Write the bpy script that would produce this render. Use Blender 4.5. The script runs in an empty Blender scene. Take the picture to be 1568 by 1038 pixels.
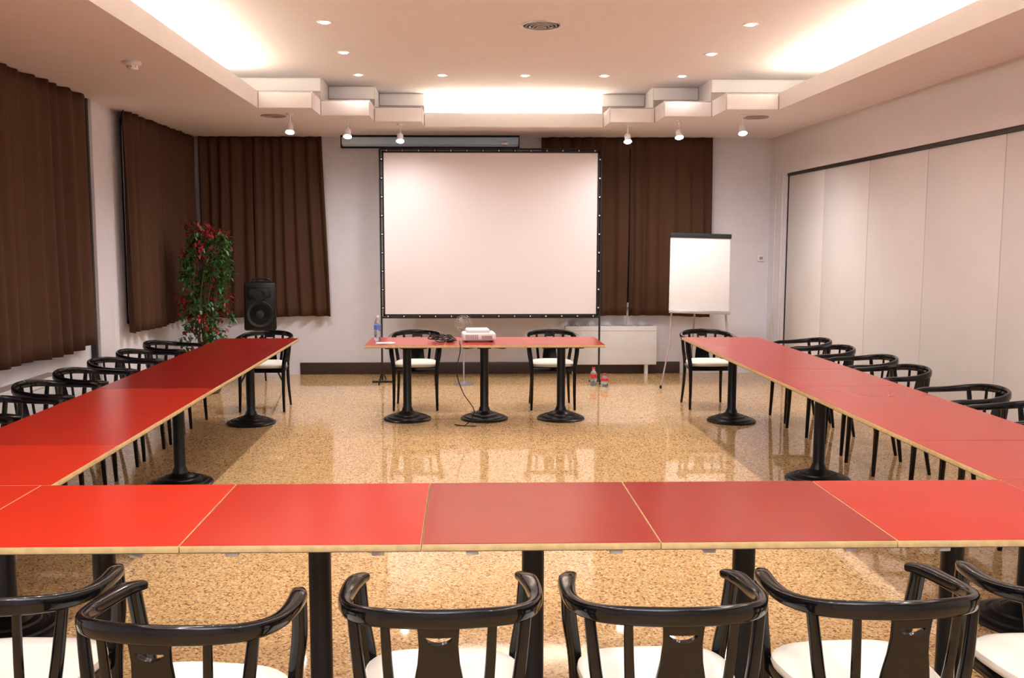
import bpy, bmesh, math, random
from mathutils import Vector, Matrix
random.seed(7)
scene = bpy.context.scene
scene.view_settings.view_transform = 'Standard'
scene.view_settings.look = 'None'
scene.view_settings.exposure = 0.0

# ------------------------------------------------------------ materials
def new_mat(name):
    m = bpy.data.materials.new(name); m.use_nodes = True
    return m, m.node_tree, m.node_tree.nodes['Principled BSDF']

def mat(name, col, rough=0.5, metal=0.0, var=0.06, scale=8.0, bump=0.0, bscale=60.0, spec=0.5, coat=0.0, emis=None, estr=0.0, trans=0.0, alpha=1.0):
    m, nt, p = new_mat(name)
    p.inputs['Roughness'].default_value = rough
    p.inputs['Metallic'].default_value = metal
    p.inputs['Specular IOR Level'].default_value = spec
    p.inputs['Coat Weight'].default_value = coat
    p.inputs['Transmission Weight'].default_value = trans
    p.inputs['Alpha'].default_value = alpha
    tc = nt.nodes.new('ShaderNodeTexCoord')
    n = nt.nodes.new('ShaderNodeTexNoise'); n.inputs['Scale'].default_value = scale; n.inputs['Detail'].default_value = 3
    nt.links.new(tc.outputs['Object'], n.inputs['Vector'])
    r = nt.nodes.new('ShaderNodeValToRGB')
    r.color_ramp.elements[0].position = 0.3; r.color_ramp.elements[1].position = 0.7
    r.color_ramp.elements[0].color = tuple(max(0, c*(1-var)) for c in col)+(1,)
    r.color_ramp.elements[1].color = tuple(min(1, c*(1+var)) for c in col)+(1,)
    nt.links.new(n.outputs['Fac'], r.inputs['Fac'])
    nt.links.new(r.outputs['Color'], p.inputs['Base Color'])
    if bump > 0:
        n2 = nt.nodes.new('ShaderNodeTexNoise'); n2.inputs['Scale'].default_value = bscale
        nt.links.new(tc.outputs['Object'], n2.inputs['Vector'])
        b = nt.nodes.new('ShaderNodeBump'); b.inputs['Strength'].default_value = bump; b.inputs['Distance'].default_value = 0.01
        nt.links.new(n2.outputs['Fac'], b.inputs['Height']); nt.links.new(b.outputs['Normal'], p.inputs['Normal'])
    if emis:
        p.inputs['Emission Color'].default_value = emis+(1,)
        p.inputs['Emission Strength'].default_value = estr
    return m

def terrazzo():
    m, nt, p = new_mat('floor_terrazzo')
    tc = nt.nodes.new('ShaderNodeTexCoord')
    def vor(scale):
        v = nt.nodes.new('ShaderNodeTexVoronoi'); v.inputs['Scale'].default_value = scale
        nt.links.new(tc.outputs['Object'], v.inputs['Vector']); return v
    v1 = vor(112.0)
    sep = nt.nodes.new('ShaderNodeSeparateColor'); nt.links.new(v1.outputs['Color'], sep.inputs['Color'])
    r = nt.nodes.new('ShaderNodeValToRGB'); r.color_ramp.interpolation = 'CONSTANT'
    e = r.color_ramp.elements
    e[0].position = 0.0; e[0].color = (0.27, 0.14, 0.065, 1)
    e[1].position = 0.12; e[1].color = (0.62, 0.38, 0.17, 1)
    for pos, c in ((0.38, (0.70, 0.45, 0.215)), (0.62, (0.79, 0.55, 0.285)), (0.86, (0.52, 0.28, 0.12)), (0.94, (0.85, 0.68, 0.44))):
        k = e.new(pos); k.color = c+(1,)
    nt.links.new(sep.outputs[0], r.inputs['Fac'])
    br = nt.nodes.new('ShaderNodeTexBrick')
    br.offset = 0.0; br.inputs['Scale'].default_value = 1.0
    br.inputs['Brick Width'].default_value = 0.6; br.inputs['Row Height'].default_value = 0.6
    br.inputs['Mortar Size'].default_value = 0.0015
    br.inputs['Color1'].default_value = (1, 1, 1, 1); br.inputs['Color2'].default_value = (0.95, 0.94, 0.93, 1)
    br.inputs['Mortar'].default_value = (0.78, 0.74, 0.68, 1)
    nt.links.new(tc.outputs['Object'], br.inputs['Vector'])
    mx = nt.nodes.new('ShaderNodeMixRGB'); mx.blend_type = 'MULTIPLY'; mx.inputs['Fac'].default_value = 1
    nt.links.new(r.outputs['Color'], mx.inputs['Color1']); nt.links.new(br.outputs['Color'], mx.inputs['Color2'])
    nt.links.new(mx.outputs['Color'], p.inputs['Base Color'])
    p.inputs['Roughness'].default_value = 0.045
    p.inputs['Specular IOR Level'].default_value = 0.7
    return m

M = {}
M['wall'] = mat('wall_paint', (0.74, 0.73, 0.79), 0.75, bump=0.08, bscale=90, var=0.02)
M['ceil'] = mat('ceiling_paint', (0.82, 0.765, 0.78), 0.85, var=0.015)
M['fascia'] = mat('white_fascia_paint', (0.94, 0.92, 0.93), 0.6, var=0.01)
M['floor'] = terrazzo()
M['panel'] = mat('partition_laminate', (0.72, 0.685, 0.675), 0.55, var=0.02, scale=3)
M['bulk'] = mat('bulkhead_paint', (0.75, 0.715, 0.735), 0.8, var=0.015)
M['gap_shade'] = mat('painted_gap_shade', (0.40, 0.34, 0.34), 0.8, var=0.015)  # darker tone standing in for the shade between the ceiling tiers
M['track'] = mat('dark_track', (0.02, 0.012, 0.01), 0.5)
M['base'] = mat('dark_baseboard', (0.05, 0.03, 0.025), 0.4)
M['black'] = mat('black_lacquer', (0.0035, 0.0035, 0.0045), 0.12, spec=0.36)
M['iron'] = mat('black_cast_iron', (0.008, 0.008, 0.009), 0.3, bump=0.05, spec=0.33)
M['cush'] = mat('cream_upholstery', (0.82, 0.79, 0.70), 0.55, var=0.03, bump=0.05)
M['edge'] = mat('birch_edge', (0.60, 0.45, 0.21), 0.5, var=0.15, scale=30)
M['under'] = mat('table_underside', (0.10, 0.06, 0.045), 0.7)
M['metal'] = mat('grey_metal', (0.5, 0.5, 0.52), 0.35, metal=0.8)
M['white'] = mat('white_plastic', (0.80, 0.80, 0.83), 0.4, var=0.02)
M['screen'] = mat('screen_fabric', (0.70, 0.64, 0.64), 0.85, var=0.01, scale=2)
M['screenblue'] = mat('rollup_screen_fabric', (0.62, 0.82, 1.0), 0.7, var=0.02)
M['blackfab'] = mat('black_fabric', (0.012, 0.012, 0.014), 0.8)
M['paper'] = mat('flipchart_paper', (0.75, 0.715, 0.70), 0.7, var=0.01)
M['rad'] = mat('radiator_enamel', (0.76, 0.75, 0.76), 0.4, var=0.02)
M['glass'] = mat('window_glass_dark', (0.03, 0.035, 0.045), 0.08)
M['leafg'] = mat('leaf_green', (0.030, 0.12, 0.022), 0.4, var=0.5, scale=12)
M['leafr'] = mat('leaf_red', (0.28, 0.011, 0.020), 0.4, var=0.4, scale=12)
M['bark'] = mat('bark', (0.10, 0.06, 0.03), 0.8, var=0.2)
M['pot'] = mat('pot_ceramic', (0.12, 0.07, 0.05), 0.5)
M['bottle'] = mat('bottle_plastic', (0.75, 0.85, 0.95), 0.08, trans=0.85, var=0.01)
M['label'] = mat('bottle_label', (0.10, 0.2, 0.6), 0.5)
M['redcap'] = mat('red_cap', (0.6, 0.03, 0.03), 0.4)
M['strip'] = mat('cove_tube', (1, 1, 1), 0.5, emis=(1.0, 0.92, 0.70), estr=42.0)
M['bulb'] = mat('lamp_bulb', (1, 1, 1), 0.5, emis=(1.0, 0.92, 0.80), estr=30.0)
M['vent'] = mat('vent_grey', (0.36, 0.29, 0.27), 0.5)

def curtain_mat():
    m, nt, p = new_mat('brown_curtain_fabric')
    tc = nt.nodes.new('ShaderNodeTexCoord')
    n = nt.nodes.new('ShaderNodeTexNoise'); n.inputs['Scale'].default_value = 220
    nt.links.new(tc.outputs['Object'], n.inputs['Vector'])
    r = nt.nodes.new('ShaderNodeValToRGB')
    r.color_ramp.elements[0].color = (0.056, 0.026, 0.015, 1); r.color_ramp.elements[1].color = (0.095, 0.045, 0.026, 1)
    nt.links.new(n.outputs['Fac'], r.inputs['Fac']); nt.links.new(r.outputs['Color'], p.inputs['Base Color'])
    p.inputs['Roughness'].default_value = 0.85
    p.inputs['Specular IOR Level'].default_value = 0.2
    return m
M['curtain'] = curtain_mat()

RED = {}
def red_mat(key, col):
    if key not in RED:
        RED[key] = mat('red_laminate_'+key, col, 0.24, var=0.03, scale=2.5, spec=0.22)
    return RED[key]
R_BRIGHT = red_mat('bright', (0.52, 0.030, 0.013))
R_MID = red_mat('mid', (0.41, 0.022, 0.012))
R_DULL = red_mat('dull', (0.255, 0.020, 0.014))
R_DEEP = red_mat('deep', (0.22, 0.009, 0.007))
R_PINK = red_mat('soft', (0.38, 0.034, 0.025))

# ------------------------------------------------------------ builder
class B:
    def __init__(s): s.bm = bmesh.new(); s.mats = []
    def mi(s, m):
        if m not in s.mats: s.mats.append(m)
        return s.mats.index(m)
    def _merge(s, b2, m, tf=None):
        i = s.mi(m)
        for f in b2.faces: f.material_index = i
        if tf is not None: bmesh.ops.transform(b2, matrix=tf, verts=b2.verts)
        me = bpy.data.meshes.new('tmp'); b2.to_mesh(me); b2.free()
        s.bm.from_mesh(me); bpy.data.meshes.remove(me)
    def box(s, lo, hi, m, bevel=0.0, tf=None, seg=2):
        b = bmesh.new()
        bmesh.ops.create_cube(b, size=1)
        for v in b.verts:
            v.co = Vector([lo[k] + (v.co[k]+0.5)*(hi[k]-lo[k]) for k in range(3)])
        if bevel > 0:
            bmesh.ops.bevel(b, geom=b.edges[:], offset=bevel, segments=seg, affect='EDGES', profile=0.5)
        s._merge(b, m, tf)
    def cyl(s, p0, p1, r0, r1, m, seg=16):
        p0 = Vector(p0); p1 = Vector(p1); d = p1-p0
        b = bmesh.new()
        bmesh.ops.create_cone(b, cap_ends=True, segments=seg, radius1=r0, radius2=r1, depth=d.length)
        q = Vector((0, 0, 1)).rotation_difference(d.normalized())
        s._merge(b, m, Matrix.Translation((p0+p1)/2) @ q.to_matrix().to_4x4())
    def lathe(s, prof, c, m, seg=32, tf=None):
        b = bmesh.new(); rings = []
        for r, z in prof:
            rings.append([b.verts.new((c[0]+max(r, 1e-4)*math.cos(2*math.pi*k/seg), c[1]+max(r, 1e-4)*math.sin(2*math.pi*k/seg), c[2]+z)) for k in range(seg)])
        for a, c2 in zip(rings, rings[1:]):
            for k in range(seg):
                b.faces.new((a[k], a[(k+1) % seg], c2[(k+1) % seg], c2[k]))
        b.faces.new(rings[0][::-1]); b.faces.new(rings[-1])
        bmesh.ops.recalc_face_normals(b, faces=b.faces)
        s._merge(b, m, tf)
    def sweep(s, pts, m, w, h, ref=(0, 0, 1), n=12, sub=6, power=2.6):
        pts = [Vector(p) for p in pts]; N = len(pts)
        W = w if isinstance(w, (list, tuple)) else [w]*N
        H = h if isinstance(h, (list, tuple)) else [h]*N
        P = []; WW = []; HH = []
        for i in range(N-1):
            a = pts[max(i-1, 0)]; b_ = pts[i]; c = pts[i+1]; d = pts[min(i+2, N-1)]
            for k in range(sub):
                t = k/sub
                P.append(0.5*((2*b_)+(c-a)*t+(2*a-5*b_+4*c-d)*t*t+(-a+3*b_-3*c+d)*t**3))
                WW.append(W[i]*(1-t)+W[i+1]*t); HH.append(H[i]*(1-t)+H[i+1]*t)
        P.append(pts[-1]); WW.append(W[-1]); HH.append(H[-1])
        b = bmesh.new(); rings = []; ref = Vector(ref)
        for i, p in enumerate(P):
            T = (P[min(i+1, len(P)-1)]-P[max(i-1, 0)]).normalized()
            S = T.cross(ref)
            if S.length < 1e-4: S = T.cross(Vector((1, 0, 0)))
            S.normalize(); U = S.cross(T).normalized()
            ring = []
            for k in range(n):
                a = 2*math.pi*k/n; ca, sa = math.cos(a), math.sin(a)
                x = math.copysign(abs(ca)**(2/power), ca)*WW[i]/2
                y = math.copysign(abs(sa)**(2/power), sa)*HH[i]/2
                ring.append(b.verts.new(p+S*x+U*y))
            rings.append(ring)
        for a, c in zip(rings, rings[1:]):
            for k in range(n):
                b.faces.new((a[k], a[(k+1) % n], c[(k+1) % n], c[k]))
        b.faces.new(rings[0][::-1]); b.faces.new(rings[-1])
        bmesh.ops.recalc_face_normals(b, faces=b.faces)
        s._merge(b, m)
    def mesh(s, name, angle=35):
        me = bpy.data.meshes.new(name)
        for m in s.mats: me.materials.append(m)
        s.bm.to_mesh(me); s.bm.free()
        for p in me.polygons: p.use_smooth = True
        try: me.set_sharp_from_angle(angle=math.radians(angle))
        except Exception: pass
        return me
    def obj(s, name, loc=(0, 0, 0), rz=0.0, angle=35):
        return place(name, s.mesh(name, angle), loc, rz)

def place(name, me, loc=(0, 0, 0), rz=0.0):
    o = bpy.data.objects.new(name, me); o.location = loc; o.rotation_euler = (0, 0, rz)
    scene.collection.objects.link(o); return o

# ------------------------------------------------------------ room dims
XL, XR, YB, YF = -3.45, 3.86, 12.06, -1.6
ZS, ZU = 2.97, 3.36      # soffit, raised ceiling
b = B(); b.box((XL-0.1, YF-0.1, -0.1), (XR+0.25, YB+0.1, 0), M['floor']); b.obj('floor')
b = B(); b.box((XL-0.1, YB, 0), (XR+0.25, YB+0.12, 3.5), M['wall']); b.obj('wall_back')
b = B(); b.box((XL-0.12, YF, 0), (XL, YB, 3.5), M['wall']); b.obj('wall_left')
b = B(); b.box((XL-0.1, YF-0.12, 0), (XR+0.25, YF, 3.5), M['wall']); b.obj('wall_front')
b = B(); b.box((XR+0.12, YF, 0), (XR+0.24, YB, 3.5), M['panel']); b.box((XR, 11.50, 0), (XR+0.13, YB, 2.50), M['wall'])
b.box((XR-0.02, 11.55, 0), (XR, 11.59, 2.50), M['panel'], 0.003)
b.box((XR-0.02, 11.80, 0), (XR, 11.83, 2.50), M['panel'], 0.003)
b.box((XR, YF, 2.50), (XR+0.13, YB, ZS), M['bulk'])
b.obj('wall_right')
b = B()
seams = [11.47, 10.33, 9.18, 8.02, 6.86, 5.70, 4.54, 3.38, 2.22, 1.06, -0.10, -1.26]
for a, c in zip(seams, seams[1:]):
    b.box((XR+0.035, c+0.004, 0.01), (XR+0.115, a-0.004, 2.465), M['panel'], 0.006)
b.box((XR+0.02, -1.5, 2.465), (XR+0.115, 11.49, 2.499), M['track'])
b.box((XR+0.03, 11.475, 0.0), (XR+0.115, 11.495, 2.465), M['track'])
b.obj('folding_partition')

# ceiling with stepped tray
b = B()
steps = [(-1.995, -1.476, 9.43), (-1.476, -0.975, 9.98), (-0.975, -0.46, 10.47), (-0.46, 1.57, 10.95), (1.57, 2.06, 10.47), (2.06, 2.555, 9.98), (2.555, 3.07, 9.43)]
b.box((XL, YF, ZS), (-1.995, YB, 3.13), M['ceil'])
b.box((3.07, YF, ZS), (XR+0.12, YB, 3.13), M['ceil'])
b.box((-1.995, YF, ZS), (3.07, -0.6, 3.13), M['ceil'])
for x0, x1, y in steps:
    b.box((x0, y, ZS), (x1, YB, 3.13), M['ceil'])
    b.box((x0+0.006, y-0.022, ZS+0.002), (x1-0.006, y, 3.116), M['fascia'], 0.003)
    if x1-x0 < 1: b.box((x0+0.01, y-0.004, 3.116), (x1-0.01, y, 3.128), M['gap_shade'])  # shade line above the lower fascia, painted as a dark strip
b.box((XL, YF, 3.13), (-2.60, YB, ZU), M['ceil'])
b.box((3.67, YF, 3.13), (XR+0.12, YB, ZU), M['ceil'])
b.box((-2.6, YF, 3.13), (3.67, -1.2, ZU), M['ceil'])
for i, (x0, x1, y) in enumerate(steps):
    if i == 0: x0 = -2.6
    if i == len(steps)-1: x1 = 3.67
    b.box((x0, y+0.6, 3.13), (x1, YB, ZU), M['ceil'])
    if i != 3:
        b.box((x0+0.006, y+0.572, 3.222), (x1-0.006, y+0.6, ZU-0.010), M['fascia'], 0.003)
        b.box((x0+0.004, y+0.594, 3.13), (x1-0.004, y+0.6, 3.222), M['gap_shade'])  # shade below the upper fascia, put into the colour of a strip
b.box((XL-0.1, YF-0.1, ZU), (XR+0.25, YB+0.1, 3.5), M['ceil'])
b.obj('ceiling')

b = B()
b.box((-2.30, -0.5, 3.131), (-2.22, 9.3, 3.165), M['strip'])
b.obj('cove_light')
b = B(); b.box((3.30, -0.5, 3.131), (3.38, 9.3, 3.165), M['strip']); b.obj('cove_light')
b = B(); b.box((-0.42, 11.18, 3.131), (1.53, 11.26, 3.155), M['strip']); b.obj('cove_light')

b = B(); b.box((-2.1, YB-0.02, 0), (2.75, YB, 0.15), M['base'], 0.004); b.obj('baseboard_back')
b = B(); b.box((XL, 2, 0), (XL+0.015, 12.0, 0.10), M['wall'], 0.004); b.obj('baseboard_left')

# ------------------------------------------------------------ windows behind curtains
def window_b(lo, hi, axis):
    b = B()
    if axis == 'x':
        y = YB
        b.box((lo, y-0.02, 0.85), (hi, y-0.003, 2.9), M['glass'])
        for x in (lo, (lo+hi)/2-0.03, hi-0.06): b.box((x, y-0.035, 0.85), (x+0.06, y-0.001, 2.9), M['white'], 0.004)
        for z in (0.85, 2.84): b.box((lo, y-0.035, z), (hi, y-0.001, z+0.06), M['white'], 0.004)
    else:
        x = XL
        b.box((x+0.003, lo, 0.85), (x+0.02, hi, 2.9), M['glass'])
        k = max(1, round((hi-lo)/1.2))
        for i in range(k+1):
            yy = lo+(hi-lo-0.06)*i/k
            b.box((x+0.001, yy, 0.85), (x+0.035, yy+0.06, 2.9), M['white'], 0.004)
        for z in (0.85, 2.84): b.box((x+0.001, lo, z), (x+0.035, hi, z+0.06), M['white'], 0.004)
    return b
window_b(-3.2, -1.9, 'x').obj('window_1')
window_b(1.1, 2.95, 'x').obj('window_2')
window_b(9.75, 11.7, 'y').obj('window_3')
window_b(3.6, 8.74, 'y').obj('window_4')
b = B()
b.box((XL, 8.86, 0), (XL+0.07, 9.22, ZS), M['wall'], 0.004)
b.box((XL, 8.80, 0.0), (XL+0.05, 8.835, ZS), M['track'])
b.box((XL, 9.235, 0.0), (XL+0.04, 9.255, ZS), M['track'])
b.obj('trim_1')

# ------------------------------------------------------------ curtains
def curtain(name, p0, p1, z0, z1, nrm, pull=0.0, folds=0.16, seed=0, depth=1.0):
    rnd = random.Random(seed)
    p0 = Vector(p0+(0,)); p1 = Vector(p1+(0,)); d = p1-p0; L = d.length; d.normalize(); nrm = Vector(nrm+(0,))
    nx = int(L/0.014); nz = 18
    ph = [rnd.uniform(0, 6.28) for _ in range(8)]
    bm = bmesh.new(); g = []
    for i in range(nx+1):
        u = L*i/nx; col = []
        warp = u+0.07*math.sin(u*2.3+ph[0])+0.035*math.sin(u*6.1+ph[1])
        amp = (0.80+0.30*math.sin(u*3.7+ph[5]))*depth
        for j in range(nz+1):
            t = j/nz; z = z1+(z0-z1)*t
            a = (0.026+0.014*t)*amp
            off = a*math.sin(warp*2*math.pi/folds+0.6*math.sin(t*2+ph[2]+u))+0.012*math.sin(warp*2*math.pi/(folds*2.7)+ph[3]+t)+0.005*math.sin(warp*2*math.pi/(folds*0.47)+ph[6]-t)
            x = u+pull*t*(u/L)+0.012*math.sin(t*3+u*7)*t
            zz = z + (0.012*math.sin(u*4+ph[4]) if j == nz else 0)
            col.append(bm.verts.new(p0+d*x+nrm*(0.108+off)+Vector((0, 0, zz))))
        g.append(col)
    for i in range(nx):
        for j in range(nz):
            bm.faces.new((g[i][j], g[i+1][j], g[i+1][j+1], g[i][j+1]))
    me = bpy.data.meshes.new(name); bm.to_mesh(me); bm.free(); me.materials.append(M['curtain'])
    for p in me.polygons: p.use_smooth = True
    o = place(name, me)
    sol = o.modifiers.new('thick', 'SOLIDIFY'); sol.thickness = 0.004
    return o
curtain('curtain', (-3.27, YB), (-2.62, YB), 0.745, 2.965, (0, -1), 0.0, 0.16, 1)
curtain('curtain', (-2.62, YB), (-1.76, YB), 0.74, 2.965, (0, -1), 0.07, 0.145, 2)
curtain('curtain', (0.95, YB), (2.05, YB), 0.74, 2.965, (0, -1), 0.0, 0.15, 3)
curtain('curtain', (2.06, YB), (3.08, YB), 0.74, 2.965, (0, -1), 0.02, 0.16, 4)
curtain('curtain', (XL, 12.03), (XL, 9.52), 0.76, 2.965, (1, 0), -0.06, 0.19, 5)
curtain('curtain', (XL, 3.6), (XL, 8.60), 0.76, 2.965, (1, 0), 0.02, 0.22, 6, 1.1)

# ------------------------------------------------------------ radiators
def radiator(name, L, loc, rz):
    b = B()
    b.box((-L/2, -0.16, 0.13), (L/2, -0.02, 0.62), M['rad'], 0.008)
    n = int(L/0.035)
    for i in range(n):
        x = -L/2+0.03+i*(L-0.06)/n
        b.box((x, -0.15, 0.615), (x+0.012, -0.03, 0.625), M['vent'])
    for x in (-L/2+0.1, L/2-0.14): b.box((x, -0.12, 0), (x+0.04, -0.04, 0.14), M['rad'])
    b.box((-L/2+0.01, -0.165, 0.56), (L/2-0.01, -0.158, 0.575), M['rad'], 0.002)
    return b.obj(name, loc, rz)
radiator('radiator', 1.16, (1.84, YB, 0), 0)
radiator('radiator', 2.3, (XL, 6.7, 0), math.pi/2)

# ------------------------------------------------------------ tables
def pedestal(b, x, y):
    prof = [(0.225, 0.0), (0.228, 0.012), (0.215, 0.022), (0.195, 0.024), (0.190, 0.034), (0.165, 0.040), (0.160, 0.034), (0.135, 0.046), (0.130, 0.056), (0.105, 0.062), (0.098, 0.058), (0.075, 0.075), (0.055, 0.085), (0.048, 0.11), (0.04, 0.125), (0.04, 0.70)]
    b.lathe(prof, (x, y, 0), M['iron'], 36)
    for a in (0, math.pi/2):
        b.box((-0.26, -0.025, 0.695), (0.26, 0.025, 0.724), M['iron'], 0.004, Matrix.Translation((x, y, 0)) @ Matrix.Rotation(a+math.pi/4, 4, 'Z'))
    b.lathe([(0.07, 0.68), (0.07, 0.70)], (x, y, 0), M['iron'], 24)
def top(b, x0, x1, y0, y1, red):
    g = 0.0015
    b.box((x0+g, y0+g, 0.725), (x1-g, y1-g, 0.727), M['under'])
    b.box((x0+g, y0+g, 0.7268), (x1-g, y1-g, 0.748), M['edge'], 0.0015)
    b.box((x0+g+0.0015, y0+g+0.0015, 0.7475), (x1-g-0.0015, y1-g-0.0015, 0.750), red, 0.0008, seg=1)
fx = [-2.42, -1.66, -0.90, -0.14, 0.62, 1.38, 2.14, 2.90]
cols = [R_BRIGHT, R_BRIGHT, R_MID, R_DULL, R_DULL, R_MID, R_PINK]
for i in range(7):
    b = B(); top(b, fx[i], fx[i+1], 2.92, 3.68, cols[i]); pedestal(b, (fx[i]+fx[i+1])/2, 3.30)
    for q in (0.16, 0.62):
        b.box((fx[i]+q-0.02, 2.935, 0.708), (fx[i]+q+0.02, 2.99, 0.7245), M['metal'], 0.003)
    b.obj('conference_table')
for (x0, x1, side) in ((-2.38, -1.62, 'L'), (2.13, 2.89, 'R')):
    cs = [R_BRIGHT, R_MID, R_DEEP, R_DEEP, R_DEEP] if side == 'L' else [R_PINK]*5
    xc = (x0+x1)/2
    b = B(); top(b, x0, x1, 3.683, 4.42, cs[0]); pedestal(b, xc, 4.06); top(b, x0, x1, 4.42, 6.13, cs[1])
    b.box((x0+0.06, 4.1, 0.705), (x0+0.10, 6.1, 0.7245), M['iron']); b.box((x1-0.10, 4.1, 0.705), (x1-0.06, 6.1, 0.7245), M['iron'])
    b.obj('conference_table')
    b = B(); top(b, x0, x1, 6.13, 6.94, cs[2]); pedestal(b, xc, 6.58); top(b, x0, x1, 6.94, 8.50, cs[3])
    b.box((x0+0.06, 6.3, 0.705), (x0+0.10, 8.45, 0.7245), M['iron']); b.box((x1-0.10, 6.3, 0.705), (x1-0.06, 8.45, 0.7245), M['iron'])
    b.obj('conference_table')
    b = B(); top(b, x0, x1, 8.50, 9.27, cs[4]); pedestal(b, xc, 8.80); b.obj('conference_table')
for i in range(3):
    x0 = -0.92+0.733*i
    b = B(); top(b, x0, x0+0.733, 8.60, 9.33, R_PINK); pedestal(b, x0+0.3665, 8.97); b.obj('conference_table')

# ------------------------------------------------------------ chairs
def chair_mesh():
    b = B(); K = M['black']
    half = [(0.232, 0.185, 0.706), (0.252, 0.125, 0.714), (0.262, 0.03, 0.716), (0.258, -0.07, 0.722), (0.224, -0.165, 0.735), (0.145, -0.228, 0.747), (0.0, -0.256, 0.752)]
    pts = [(-x, y, z) for x, y, z in half] + [(x, y, z) for x, y, z in half[:-1]][::-1]
    hw = [0.036, 0.052, 0.046, 0.036, 0.028, 0.026, 0.026]; hh = [0.026, 0.034, 0.036, 0.040, 0.046, 0.050, 0.052]
    b.sweep(pts, K, hw+hw[:-1][::-1], hh+hh[:-1][::-1], n=14, sub=6, power=3)
    for s in (-1, 1):
        b.sweep([(s*0.246, 0.150, 0.710), (s*0.238, 0.172, 0.58), (s*0.218, 0.186, 0.44), (s*0.214, 0.195, 0.22), (s*0.218, 0.205, 0.0)], K, [0.044, 0.046, 0.042, 0.032, 0.024], [0.032, 0.036, 0.038, 0.032, 0.024], ref=(0, 1, 0), n=12, sub=4)
        b.sweep([(s*0.228, -0.155, 0.725), (s*0.212, -0.165, 0.58), (s*0.192, -0.17, 0.43), (s*0.194, -0.19, 0.22), (s*0.207, -0.225, 0.0)], K, [0.030, 0.034, 0.036, 0.03, 0.022], [0.026, 0.03, 0.034, 0.03, 0.022], ref=(0, 1, 0), n=12, sub=4)
        b.sweep([(s*0.138, -0.228, 0.735), (s*0.130, -0.215, 0.58), (s*0.115, -0.185, 0.43)], K, [0.024, 0.028, 0.028], [0.014, 0.016, 0.016], ref=(0, 1, 0), n=10, sub=4)
        b.sweep([(s*0.207, 0.18, 0.415), (s*0.202, 0.0, 0.415), (s*0.19, -0.17, 0.415)], K, 0.022, 0.045, n=10, sub=2, power=4)
    b.sweep([(-0.212, 0.185, 0.415), (0, 0.195, 0.415), (0.212, 0.185, 0.415)], K, 0.022, 0.045, n=10, sub=3, power=4)
    b.sweep([(-0.19, -0.17, 0.415), (0, -0.20, 0.415), (0.19, -0.17, 0.415)], K, 0.022, 0.045, n=10, sub=3, power=4)
    cu = bpy.data.curves.new('splat', 'CURVE'); cu.dimensions = '2D'; cu.fill_mode = 'BOTH'; cu.extrude = 0.006; cu.bevel_depth = 0.0015
    def spl(pp):
        sp = cu.splines.new('POLY'); sp.points.add(len(pp)-1)
        for q, (x, y) in zip(sp.points, pp): q.co = (x, y, 0, 1)
        sp.use_cyclic_u = True
    left = [(-0.074, 0.0), (-0.076, 0.04), (-0.070, 0.10), (-0.062, 0.16), (-0.053, 0.21), (-0.049, 0.26), (-0.051, 0.30), (-0.055, 0.328)]
    spl(left + [(-x, y) for x, y in left[::-1]])
    cres = [(0.038*math.cos(a), 0.288-0.024*math.sin(a)) for a in [math.pi*k/12 for k in range(13)]]
    cres += [(-0.038+0.076*k/8, 0.288-0.002*math.sin(math.pi*k/8)) for k in range(1, 8)]
    spl(cres)
    tmp = bpy.data.objects.new('tmp', cu); scene.collection.objects.link(tmp)
    dg = bpy.context.evaluated_depsgraph_get(); dg.update()
    me = bpy.data.meshes.new_from_object(tmp.evaluated_get(dg))
    b2 = bmesh.new(); b2.from_mesh(me)
    a = math.atan2(0.045, 0.32)
    b._merge(b2, K, Matrix.Translation((0, -0.206, 0.42)) @ Matrix.Rotation(math.pi/2+a, 4, 'X'))
    bpy.data.objects.remove(tmp); bpy.data.curves.remove(cu); bpy.data.meshes.remove(me)
    bm = bmesh.new(); seg = 40; rings = []
    for sc, z in ((0.95, 0.432), (1.0, 0.440), (1.02, 0.452), (1.01, 0.466), (0.95, 0.477), (0.80, 0.484), (0.5, 0.488), (0.15, 0.489)):
        ring = []
        for k in range(seg):
            t = 2*math.pi*k/seg; c, s_ = math.cos(t), math.sin(t)
            x = math.copysign(abs(c)**(2/3.4), c)*0.214; y = math.copysign(abs(s_)**(2/3.4), s_)*0.192
            x *= 1+0.10*(y/0.19)
            ring.append(bm.verts.new((x*sc, y*sc+0.012, z)))
        rings.append(ring)
    for r0, r1 in zip(rings, rings[1:]):
        for k in range(seg): bm.faces.new((r0[k], r0[(k+1) % seg], r1[(k+1) % seg], r1[k]))
    bm.faces.new(rings[0][::-1]); bm.faces.new(rings[-1])
    b._merge(bm, M['cush'])
    return b.mesh('armchair', 40)
CH = chair_mesh()
def chair(x, y, face):
    return place('armchair', CH, (x, y, 0), math.radians(face))
for x, y, r in ((-1.31, 2.68, -3), (-0.735, 2.49, -8), (-0.070, 2.57, 0), (0.55, 2.57, 1), (1.14, 2.60, 4), (1.77, 2.64, 0)): chair(x, y, r)
for y, r in ((4.35, 0), (4.98, 2), (5.60, -3), (6.26, 3), (6.88, 0), (7.50, -2), (8.10, 2), (8.78, -3)): chair(-2.68, y, -90+r)
for x, y, r in ((3.16, 4.55, 0), (3.14, 5.25, 2), (3.16, 5.92, -3), (3.14, 6.90, 3), (3.20, 7.55, -4), (3.14, 8.25, 3), (3.18, 8.88, 0)): chair(x, y, 90+r)
for x, y, r in ((-0.50, 9.62, 180), (0.88, 9.62, 180), (-2.02, 9.58, 180), (2.48, 9.62, 180)): chair(x, y, r)

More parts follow.
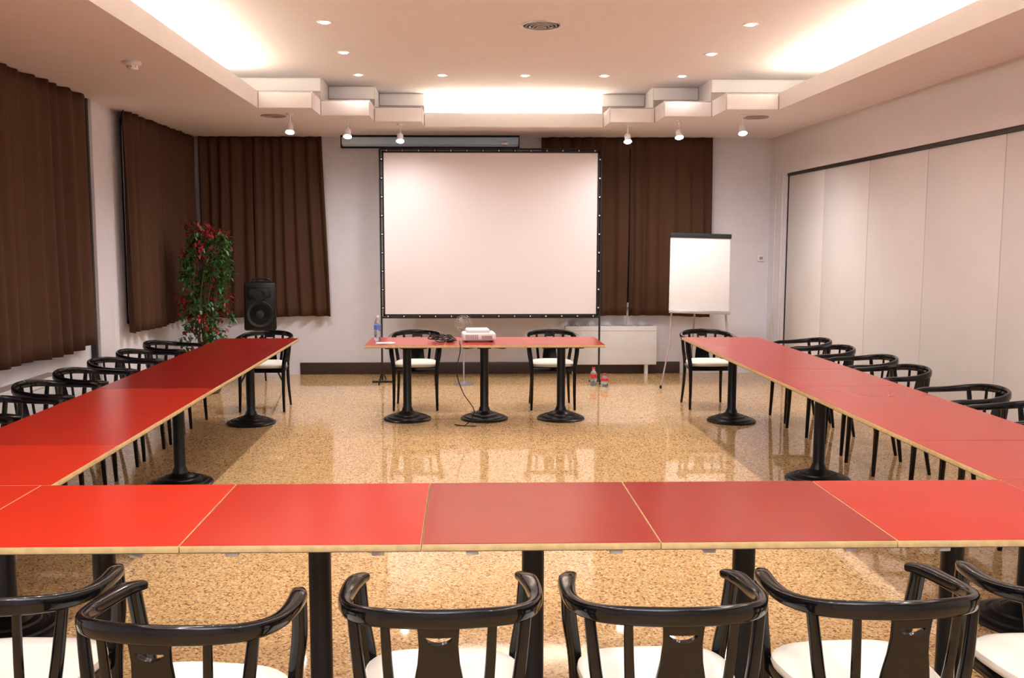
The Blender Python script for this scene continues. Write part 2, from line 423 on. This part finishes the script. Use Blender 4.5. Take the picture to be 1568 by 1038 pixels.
# ------------------------------------------------------------ portable projection screen
b = B()
sx0, sx1, sz0, sz1, sy = -0.975, 1.585, 0.80, 2.74, 11.30
b.box((sx0+0.02, sy-0.004, sz0+0.02), (sx1-0.02, sy+0.004, sz1-0.02), M['screen'])
for lo, hi in (((sx0, sy-0.008, sz0), (sx1, sy+0.006, sz0+0.025)), ((sx0, sy-0.008, sz1-0.025), (sx1, sy+0.006, sz1)), ((sx0, sy-0.008, sz0), (sx0+0.025, sy+0.006, sz1)), ((sx1-0.025, sy-0.008, sz0), (sx1, sy+0.006, sz1))):
    b.box(lo, hi, M['blackfab'], 0.002)
fr = 0.012
for xx in (sx0-0.02, sx1+0.02):
    b.cyl((xx, sy+0.01, 0.03), (xx, sy+0.01, sz1+0.02), fr, fr, M['blackfab'], 12)
    for sgn in (-1, 1):
        b.cyl((xx, sy+0.01, 0.16), (xx+0.02*sgn, sy+0.01+0.24*sgn, 0.012), 0.010, 0.010, M['iron'], 10)
    b.cyl((xx-0.12, sy+0.01, 0.013), (xx+0.12, sy+0.01, 0.013), 0.012, 0.012, M['iron'], 10)
for zz in (sz0-0.015, sz1+0.02):
    b.cyl((sx0-0.02, sy+0.01, zz), (sx1+0.02, sy+0.01, zz), fr, fr, M['blackfab'], 12)
for i in range(14):
    x = sx0+0.06+(sx1-sx0-0.12)*i/13
    for zz in (sz0, sz1):
        b.lathe([(0.004, -0.02), (0.019, -0.01), (0.019, 0.01), (0.004, 0.02)], (x, sy, zz), M['blackfab'], 10)
        b.cyl((x, sy-0.020, zz), (x, sy-0.028, zz), 0.007, 0.007, M['white'], 10)
for i in range(9):
    z = sz0+0.1+(sz1-sz0-0.2)*i/8
    for xx in (sx0, sx1):
        b.lathe([(0.004, -0.02), (0.022, -0.01), (0.022, 0.01), (0.004, 0.02)], (xx, sy, z), M['blackfab'], 10)
        b.cyl((xx, sy-0.022, z), (xx, sy-0.030, z), 0.008, 0.008, M['white'], 10)
b.obj('projection_screen')

b = B()
b.box((-1.50, 11.78, 2.855), (0.66, 11.86, 2.950), M['screenblue'], 0.012)
b.box((-1.47, 11.815, 2.83), (0.63, 11.819, 2.87), M['screenblue'])
b.cyl((-1.50, 11.817, 2.825), (0.66, 11.817, 2.825), 0.013, 0.013, M['blackfab'], 12)
b.box((-1.50, 11.775, 2.948), (0.66, 11.865, 2.966), M['blackfab'], 0.002)
for x in (-1.51, 0.655): b.box((x, 11.775, 2.815), (x+0.012, 11.865, 2.969), M['blackfab'], 0.002)
b.box((0.44, 11.76, 2.85), (0.52, 11.78, 2.90), M['metal'], 0.003)
b.obj('rollup_projection_screen')

# ------------------------------------------------------------ flip chart
b = B()
tilt = Matrix.Translation((0, 0, 0.88)) @ Matrix.Rotation(math.radians(-9), 4, 'X')
b.box((-0.345, 0.0, 0), (0.345, 0.018, 0.90), M['white'], 0.004, tilt)
b.box((-0.335, -0.012, 0.01), (0.335, -0.001, 0.86), M['paper'], 0.002, tilt)
b.box((-0.35, -0.03, 0.855), (0.35, 0.012, 0.905), M['blackfab'], 0.006, tilt)
b.box((-0.345, -0.07, -0.025), (0.345, 0.01, -0.012), M['white'], 0.003, tilt)
b.box((-0.345, -0.075, -0.025), (0.345, -0.07, 0.008), M['metal'], 0.001, tilt)
for s in (-1, 1):
    b.cyl((s*0.28, 0.155, 1.40), (s*0.335, -0.09, 0.45), 0.012, 0.012, M['vent'], 12)
    fx_ = s*0.375+(-0.05 if s < 0 else 0)
    b.cyl((s*0.333, -0.08, 0.50), (fx_, -0.20, 0.0), 0.009, 0.009, M['vent'], 12)
    b.cyl((fx_, -0.20, 0.0), (fx_, -0.192, 0.035), 0.014, 0.013, M['iron'], 12)
b.cyl((0, 0.19, 1.62), (0.03, 0.50, 0.45), 0.012, 0.012, M['vent'], 12)
b.cyl((0.028, 0.48, 0.52), (0.04, 0.62, 0.0), 0.009, 0.009, M['vent'], 12)
b.box((-0.06, 0.145, 1.56), (0.06, 0.215, 1.62), M['iron'], 0.006)
for i, mm in enumerate((M['redcap'], M['label'], M['blackfab'])):
    b.cyl((-0.2+0.14*i, -0.035, 0.868), (-0.09+0.14*i, -0.035, 0.868), 0.008, 0.008, mm, 10)
b.obj('flip_chart_easel', (2.67, 10.88, 0), math.radians(-4)).rotation_euler[1] = math.radians(1.6)

# ------------------------------------------------------------ speaker on stand
b = B()
z0, z1 = 0.66, 1.22
bm = bmesh.new()
bot = [(-0.19, -0.17), (0.19, -0.17), (0.13, 0.15), (-0.13, 0.15)]
v0 = [bm.verts.new((x, y, z0)) for x, y in bot]; v1 = [bm.verts.new((x*0.96, y*0.96, z1)) for x, y in bot]
bm.faces.new(v0[::-1]); bm.faces.new(v1)
for k in range(4): bm.faces.new((v0[k], v0[(k+1) % 4], v1[(k+1) % 4], v1[k]))
bmesh.ops.bevel(bm, geom=bm.edges[:], offset=0.03, segments=4, affect='EDGES', profile=0.5)
b._merge(bm, M['iron'])
def fl(cz): return Matrix.Translation((0, -0.166, cz)) @ Matrix.Rotation(math.pi/2, 4, 'X')
b.lathe([(0.155, -0.01), (0.155, 0.012), (0.145, 0.016), (0.135, 0.008), (0.10, -0.004), (0.05, 0.0), (0.03, 0.008), (0.001, 0.012)], (0, 0, 0), M['blackfab'], 40, fl(0.85))
b.lathe([(0.156, 0.002), (0.158, 0.012), (0.150, 0.014), (0.149, 0.002)], (0, 0, 0), M['iron'], 40, fl(0.85))
b.box((-0.13, -0.178, 1.04), (0.13, -0.160, 1.17), M['iron'], 0.008)
b.box((-0.115, -0.181, 1.052), (0.115, -0.170, 1.158), M['blackfab'], 0.02)
b.lathe([(0.075, 0.0), (0.075, 0.02), (0.06, 0.022), (0.03, 0.014), (0.001, 0.02)], (0, 0, 0), M['iron'], 24, fl(1.075))
b.sweep([(-0.09, 0, z1-0.01), (-0.08, 0, z1+0.03), (0.08, 0, z1+0.03), (0.09, 0, z1-0.01)], M['iron'], 0.02, 0.018, ref=(0, 1, 0))
b.cyl((0, 0, 0.25), (0, 0, z0+0.02), 0.018, 0.018, M['iron'])
b.lathe([(0.03, 0.52), (0.035, 0.53), (0.035, 0.56), (0.03, 0.57)], (0, 0, 0), M['iron'], 20)
for k in range(3):
    a = math.radians(90+120*k)
    b.cyl((0, 0, 0.53), (0.30*math.cos(a), 0.30*math.sin(a), 0.012), 0.011, 0.011, M['iron'], 12)
    b.cyl((0, 0, 0.27), (0.16*math.cos(a), 0.16*math.sin(a), 0.26), 0.008, 0.008, M['iron'], 12)
b.obj('loudspeaker_on_stand', (-2.38, 11.15, 0), math.radians(6))

# ------------------------------------------------------------ plant
b = B()
b.lathe([(0.13, 0), (0.15, 0.02), (0.18, 0.30), (0.19, 0.34), (0.17, 0.34), (0.165, 0.30), (0.02, 0.29)], (0, 0, 0), M['pot'], 28)
rnd = random.Random(3)
for k in range(7):
    a = k*0.9; r = 0.05
    p = [Vector((r*math.cos(a), r*math.sin(a), 0.28))]
    for q in range(1, 6):
        p.append(Vector(((r+0.022*q)*math.cos(a+q*0.35), (r+0.022*q)*math.sin(a+q*0.35), 0.28+q*(0.24+0.03*(k % 3)))))
    b.sweep(p, M['bark'], [0.022, 0.02, 0.018, 0.014, 0.01, 0.006], [0.022, 0.02, 0.018, 0.014, 0.01, 0.006], ref=(0, 1, 0), n=7, sub=3)
def leaf(bm, p, d, L, w):
    d = d.normalized(); s_ = d.cross(Vector((0, 0, 1)))
    if s_.length < 1e-3: s_ = Vector((1, 0, 0))
    s_.normalize(); u = s_.cross(d)
    pts = [p, p+d*L*0.35+s_*w+u*0.2*w, p+d*L*0.75+s_*w*0.7-u*0.3*w, p+d*L-u*0.9*w, p+d*L*0.75-s_*w*0.7-u*0.3*w, p+d*L*0.35-s_*w+u*0.2*w]
    m1 = p+d*L*0.35-u*0.25*w; m2 = p+d*L*0.75-u*0.6*w
    v = [bm.verts.new(x) for x in pts]; a = bm.verts.new(m1); c = bm.verts.new(m2)
    for f in ((v[0], v[1], a), (v[1], v[2], c, a), (v[2], v[3], c), (v[3], v[4], c), (v[4], v[5], a, c), (v[5], v[0], a)): bm.faces.new(f)
bg = bmesh.new(); brd = bmesh.new()
clusters = []
for k in range(150):
    z = rnd.uniform(0.42, 1.90); t = (z-0.4)/1.5
    R = 0.30*(math.sin(math.pi*(0.18+0.67*t))**0.6)
    a = rnd.uniform(0, 2*math.pi); rr = R*math.sqrt(rnd.random())
    clusters.append((Vector((rr*math.cos(a)+0.05*t, rr*math.sin(a)*0.8, z)), rnd.random() < (0.55 if t > 0.82 else 0.24)))
for c, red in clusters:
    for k in range(15):
        a = rnd.uniform(0, 2*math.pi)
        d = Vector((math.cos(a), math.sin(a), rnd.uniform(-1.2, 0.3)))
        p = c+Vector((rnd.gauss(0, 0.03), rnd.gauss(0, 0.03), rnd.gauss(0, 0.045)))
        leaf(brd if red else bg, p, d, rnd.uniform(0.05, 0.085), rnd.uniform(0.012, 0.020))
b._merge(bg, M['leafg']); b._merge(brd, M['leafr'])
b.obj('potted_ficus', (-2.89, 10.60, 0), 0)

# ------------------------------------------------------------ things on the centre table
b = B()
b.box((-0.155, -0.12, 0.012), (0.155, 0.12, 0.085), M['white'], 0.018, seg=4)
b.box((-0.12, -0.10, 0.075), (0.10, 0.11, 0.118), M['white'], 0.014, seg=3)
for i in range(7): b.box((-0.13+0.018*i, -0.124, 0.03), (-0.122+0.018*i, -0.118, 0.07), M['vent'])
b.cyl((0.07, 0.11, 0.055), (0.07, 0.145, 0.055), 0.034, 0.036, M['iron'], 24)
b.cyl((0.07, 0.142, 0.055), (0.07, 0.147, 0.055), 0.026, 0.026, M['glass'], 24)
b.box((0.02, -0.125, 0.03), (0.12, -0.118, 0.06), M['vent'])
for x in (-0.12, 0.12):
    for y in (-0.09, 0.09): b.cyl((x, y, 0.0), (x, y, 0.015), 0.012, 0.012, M['iron'], 12)
b.obj('video_projector', (0.125, 8.98, 0.75), math.radians(4))

def bottle(loc, cap, h=0.22, r=0.032):
    b = B()
    b.lathe([(r*0.9, 0), (r, 0.008), (r, h*0.35), (r*0.93, h*0.4), (r, h*0.45), (r, h*0.65), (r*0.75, h*0.78), (r*0.42, h*0.87), (r*0.40, h*0.93)], (0, 0, 0), M['bottle'], 24)
    b.lathe([(r*1.01, h*0.46), (r*1.015, h*0.47), (r*1.015, h*0.63), (r*1.01, h*0.64)], (0, 0, 0), M['label'] if cap is not M['redcap'] else M['redcap'], 24)
    b.lathe([(r*0.45, h*0.92), (r*0.47, h*0.93), (r*0.47, h), (r*0.40, h)], (0, 0, 0), cap, 20)
    return b.obj('water_bottle', loc)
bottle((-0.83, 8.98, 0.7505), M['white'], 0.24, 0.034)
bottle((1.50, 11.0, 0), M['redcap'], 0.22, 0.04)
bottle((1.62, 10.92, 0), M['redcap'], 0.16, 0.045)
# small pedestal fan
b = B()
b.lathe([(0.12, 0), (0.12, 0.012), (0.10, 0.022), (0.02, 0.035), (0.014, 0.06), (0.010, 0.08), (0.010, 0.62)], (0, 0, 0), M['metal'], 32)
b.cyl((0, 0.07, 0.72), (0, -0.01, 0.72), 0.030, 0.038, M['metal'], 24)
b.cyl((0, 0.03, 0.60), (0, 0.03, 0.71), 0.013, 0.015, M['metal'], 14)
b.cyl((0, 0.04, 0.612), (0, -0.005, 0.612), 0.013, 0.013, M['metal'], 14)
hd = Matrix.Translation((0, -0.04, 0.72)) @ Matrix.Rotation(math.pi/2, 4, 'X')
def ring(b, R, dz, r=0.0025):
    pts = [hd @ Vector((R*math.cos(2*math.pi*k/24), R*math.sin(2*math.pi*k/24), dz)) for k in range(25)]
    b.sweep(pts, M['vent'], 2*r, 2*r, ref=(0, 1, 0), n=6, sub=1, power=2)
for dz, rr in ((-0.025, 0.085), (0.0, 0.105), (0.025, 0.085), (0.032, 0.055), (0.036, 0.03)): ring(b, rr, dz)
for k in range(18):
    a = 2*math.pi*k/18
    pp = [hd @ Vector((r*math.cos(a), r*math.sin(a), z)) for r, z in ((0.0, 0.037), (0.055, 0.032), (0.085, 0.025), (0.105, 0.0), (0.085, -0.025), (0.03, -0.03))]
    b.sweep(pp, M['vent'], 0.0026, 0.0026, ref=(0.3, 1, 0.2), n=5, sub=1, power=2)
for k in range(3):
    b.box((0.01, -0.025, -0.004), (0.078, 0.025, 0.0), M['vent'], 0.0015, hd @ Matrix.Rotation(2*math.pi*k/3, 4, 'Z') @ Matrix.Rotation(0.4, 4, 'X'))
b.obj('pedestal_fan', (-0.02, 11.15, 0))
b = B()
for i in range(3):
    b.box((-0.10, -0.06, 0.0007+0.0012*i), (0.06, 0.06, 0.0017+0.0012*i), M['paper'], 0.0, Matrix.Rotation(0.25*i-0.2, 4, 'Z'))
b.obj('paper_sheets', (-0.72, 8.80, 0.75))

def cable(name, pts, r=0.004, m='iron', loc=(0, 0, 0)):
    b = B(); b.sweep(pts, M[m], 2*r, 2*r, ref=(0.13, 0.2, 1), n=8, sub=8, power=2); return b.obj(name, loc)
rnd = random.Random(11); pts = []
for k in range(26):
    a = k*1.15; rr = 0.06+0.05*rnd.random()
    pts.append((-0.21+rr*1.3*math.cos(a), 8.90+rr*math.sin(a), 0.757+0.11*rnd.random()*(1 if k % 2 else 0.2)))
cable('projector_cable', pts, 0.005)
cable('power_cable', [(-0.055, 8.90, 0.757), (-0.05, 8.70, 0.757), (-0.045, 8.585, 0.753), (-0.05, 8.575, 0.68), (-0.08, 8.60, 0.50), (-0.02, 8.66, 0.30), (0.08, 8.62, 0.14), (0.0, 8.62, 0.01), (-0.10, 8.66, 0.007), (0.0, 8.60, 0.007), (0.10, 8.58, 0.007)], 0.0045)

b = B(); b.box((-0.045, -0.02, -0.04), (0.045, 0, 0.04), M['white'], 0.005); b.box((-0.02, -0.025, -0.015), (0.02, -0.018, 0.02), M['vent'], 0.002)
b.obj('thermostat', (3.76, YB, 1.47))

# ------------------------------------------------------------ ceiling fittings
def downlight(x, y, z, power):
    b = B()
    b.lathe([(0.030, -0.001), (0.055, -0.006), (0.060, -0.003), (0.060, 0.0)], (0, 0, 0), M['white'], 24)
    b.lathe([(0.001, -0.010), (0.028, -0.009), (0.036, -0.002)], (0, 0, 0), M['bulb'], 20)
    o = b.obj('recessed_downlight', (x, y, z))
    l = bpy.data.lights.new('downlight_lamp', 'SPOT'); l.energy = power; l.color = (1.0, 0.95, 0.90)
    l.spot_size = math.radians(140); l.spot_blend = 0.7; l.shadow_soft_size = 0.035
    lo = bpy.data.objects.new('lamp', l); lo.location = (0, 0, -0.02); lo.parent = o
    scene.collection.objects.link(lo)
ys = [9.84, 8.69, 7.51, 6.35, 5.2, 4.05, 2.9, 1.75, 0.6]
for y in ys:
    for x in (-1.07, 2.21): downlight(x, y, ZU, 64 if y < 9 else 4)
for x in (-0.225, 0.61, 1.417): downlight(x, 9.84, ZU, 40)

b = B()
for k in range(5):
    r = 0.15-0.028*k
    b.lathe([(r, 0.0), (r, -0.010-0.003*k), (r-0.008, -0.012-0.003*k), (r-0.010, 0.0)], (0, 0, 0), M['vent'] if k % 2 else M['metal'], 36)
b.obj('ceiling_air_diffuser', (0.594, 7.56, ZU))
for x in (-1.96, 3.02):
    b = B()
    b.lathe([(0.13, 0.0), (0.13, -0.008), (0.115, -0.010), (0.11, -0.004), (0.08, -0.004), (0.075, -0.010), (0.05, -0.010), (0.045, -0.004), (0.001, -0.006)], (0, 0, 0), M['vent'], 32)
    b.obj('ceiling_air_vent', (x, 9.98, ZS))
b = B()
b.lathe([(0.06, 0.0), (0.06, -0.02), (0.05, -0.028), (0.04, -0.03), (0.038, -0.045), (0.028, -0.058), (0.001, -0.06)], (0, 0, 0), M['white'], 28)
for k in range(8):
    a = k*math.pi/4
    b.box((-0.004, 0.036, -0.045), (0.004, 0.042, -0.030), M['vent'], 0, Matrix.Rotation(a, 4, 'Z'))
b.obj('smoke_detector', (-2.37, 7.02, ZS))

def spot(x, y):
    b = B()
    b.lathe([(0.035, 0), (0.035, -0.02), (0.02, -0.026)], (0, 0, 0), M['white'], 20)
    b.cyl((0, 0, -0.02), (0, 0, -0.10), 0.007, 0.007, M['white'], 10)
    b.sweep([(-0.03, 0, -0.15), (-0.028, 0, -0.115), (0, 0, -0.10), (0.028, 0, -0.115), (0.03, 0, -0.15)], M['white'], 0.008, 0.014, ref=(0, 1, 0), n=8)
    tf = Matrix.Translation((0, 0, -0.145)) @ Matrix.Rotation(math.radians(-25), 4, 'X')
    b.lathe([(0.018, 0.05), (0.026, 0.03), (0.034, -0.02), (0.046, -0.05), (0.036, -0.045)], (0, 0, 0), M['white'], 24, tf)
    b.lathe([(0.038, -0.040), (0.034, -0.056), (0.001, -0.066)], (0, 0, 0), M['bulb'], 24, tf)
    o = b.obj('ceiling_spotlight', (x, y, ZS))
    l = bpy.data.lights.new('spot_lamp', 'SPOT'); l.energy = 55 if x < -1 or x > 2 else 30; l.color = (1.0, 0.95, 0.93)
    l.spot_size = math.radians(165); l.spot_blend = 0.8; l.shadow_soft_size = 0.05
    lo = bpy.data.objects.new('lamp', l); lo.location = (0, -0.03, -0.23); lo.rotation_euler = (math.radians(10), 0, 0); lo.parent = o
    scene.collection.objects.link(lo)
for x, y in ((-1.76, 9.80), (-1.23, 10.2), (-0.71, 10.65), (1.80, 10.65), (2.27, 10.2), (2.83, 9.80)): spot(x, y)

# added fill spot bounced off the ceiling above the camera, no real fixture
l = bpy.data.lights.new('bounce_fill', 'SPOT'); l.energy = 1250; l.color = (0.91, 0.95, 1.0)
l.spot_size = math.radians(110); l.spot_blend = 0.6; l.shadow_soft_size = 0.05
lo = bpy.data.objects.new('bounce_fill', l); lo.location = (0.0, -0.25, 1.95); lo.rotation_euler = (math.radians(180-26), 0, 0)
scene.collection.objects.link(lo)

# ------------------------------------------------------------ world, camera
w = bpy.data.worlds.new('World'); scene.world = w; w.use_nodes = True
w.node_tree.nodes['Background'].inputs['Color'].default_value = (0.5, 0.55, 0.65, 1)
w.node_tree.nodes['Background'].inputs['Strength'].default_value = 0.3
cam = bpy.data.cameras.new('camera'); cam.sensor_width = 36; cam.lens = 33.43; cam.shift_x = 0.023
co = bpy.data.objects.new('camera', cam); co.location = (0, 0, 1.705)
co.rotation_euler = (math.radians(90-5.96), 0, math.radians(-1.4))
scene.collection.objects.link(co); scene.camera = co
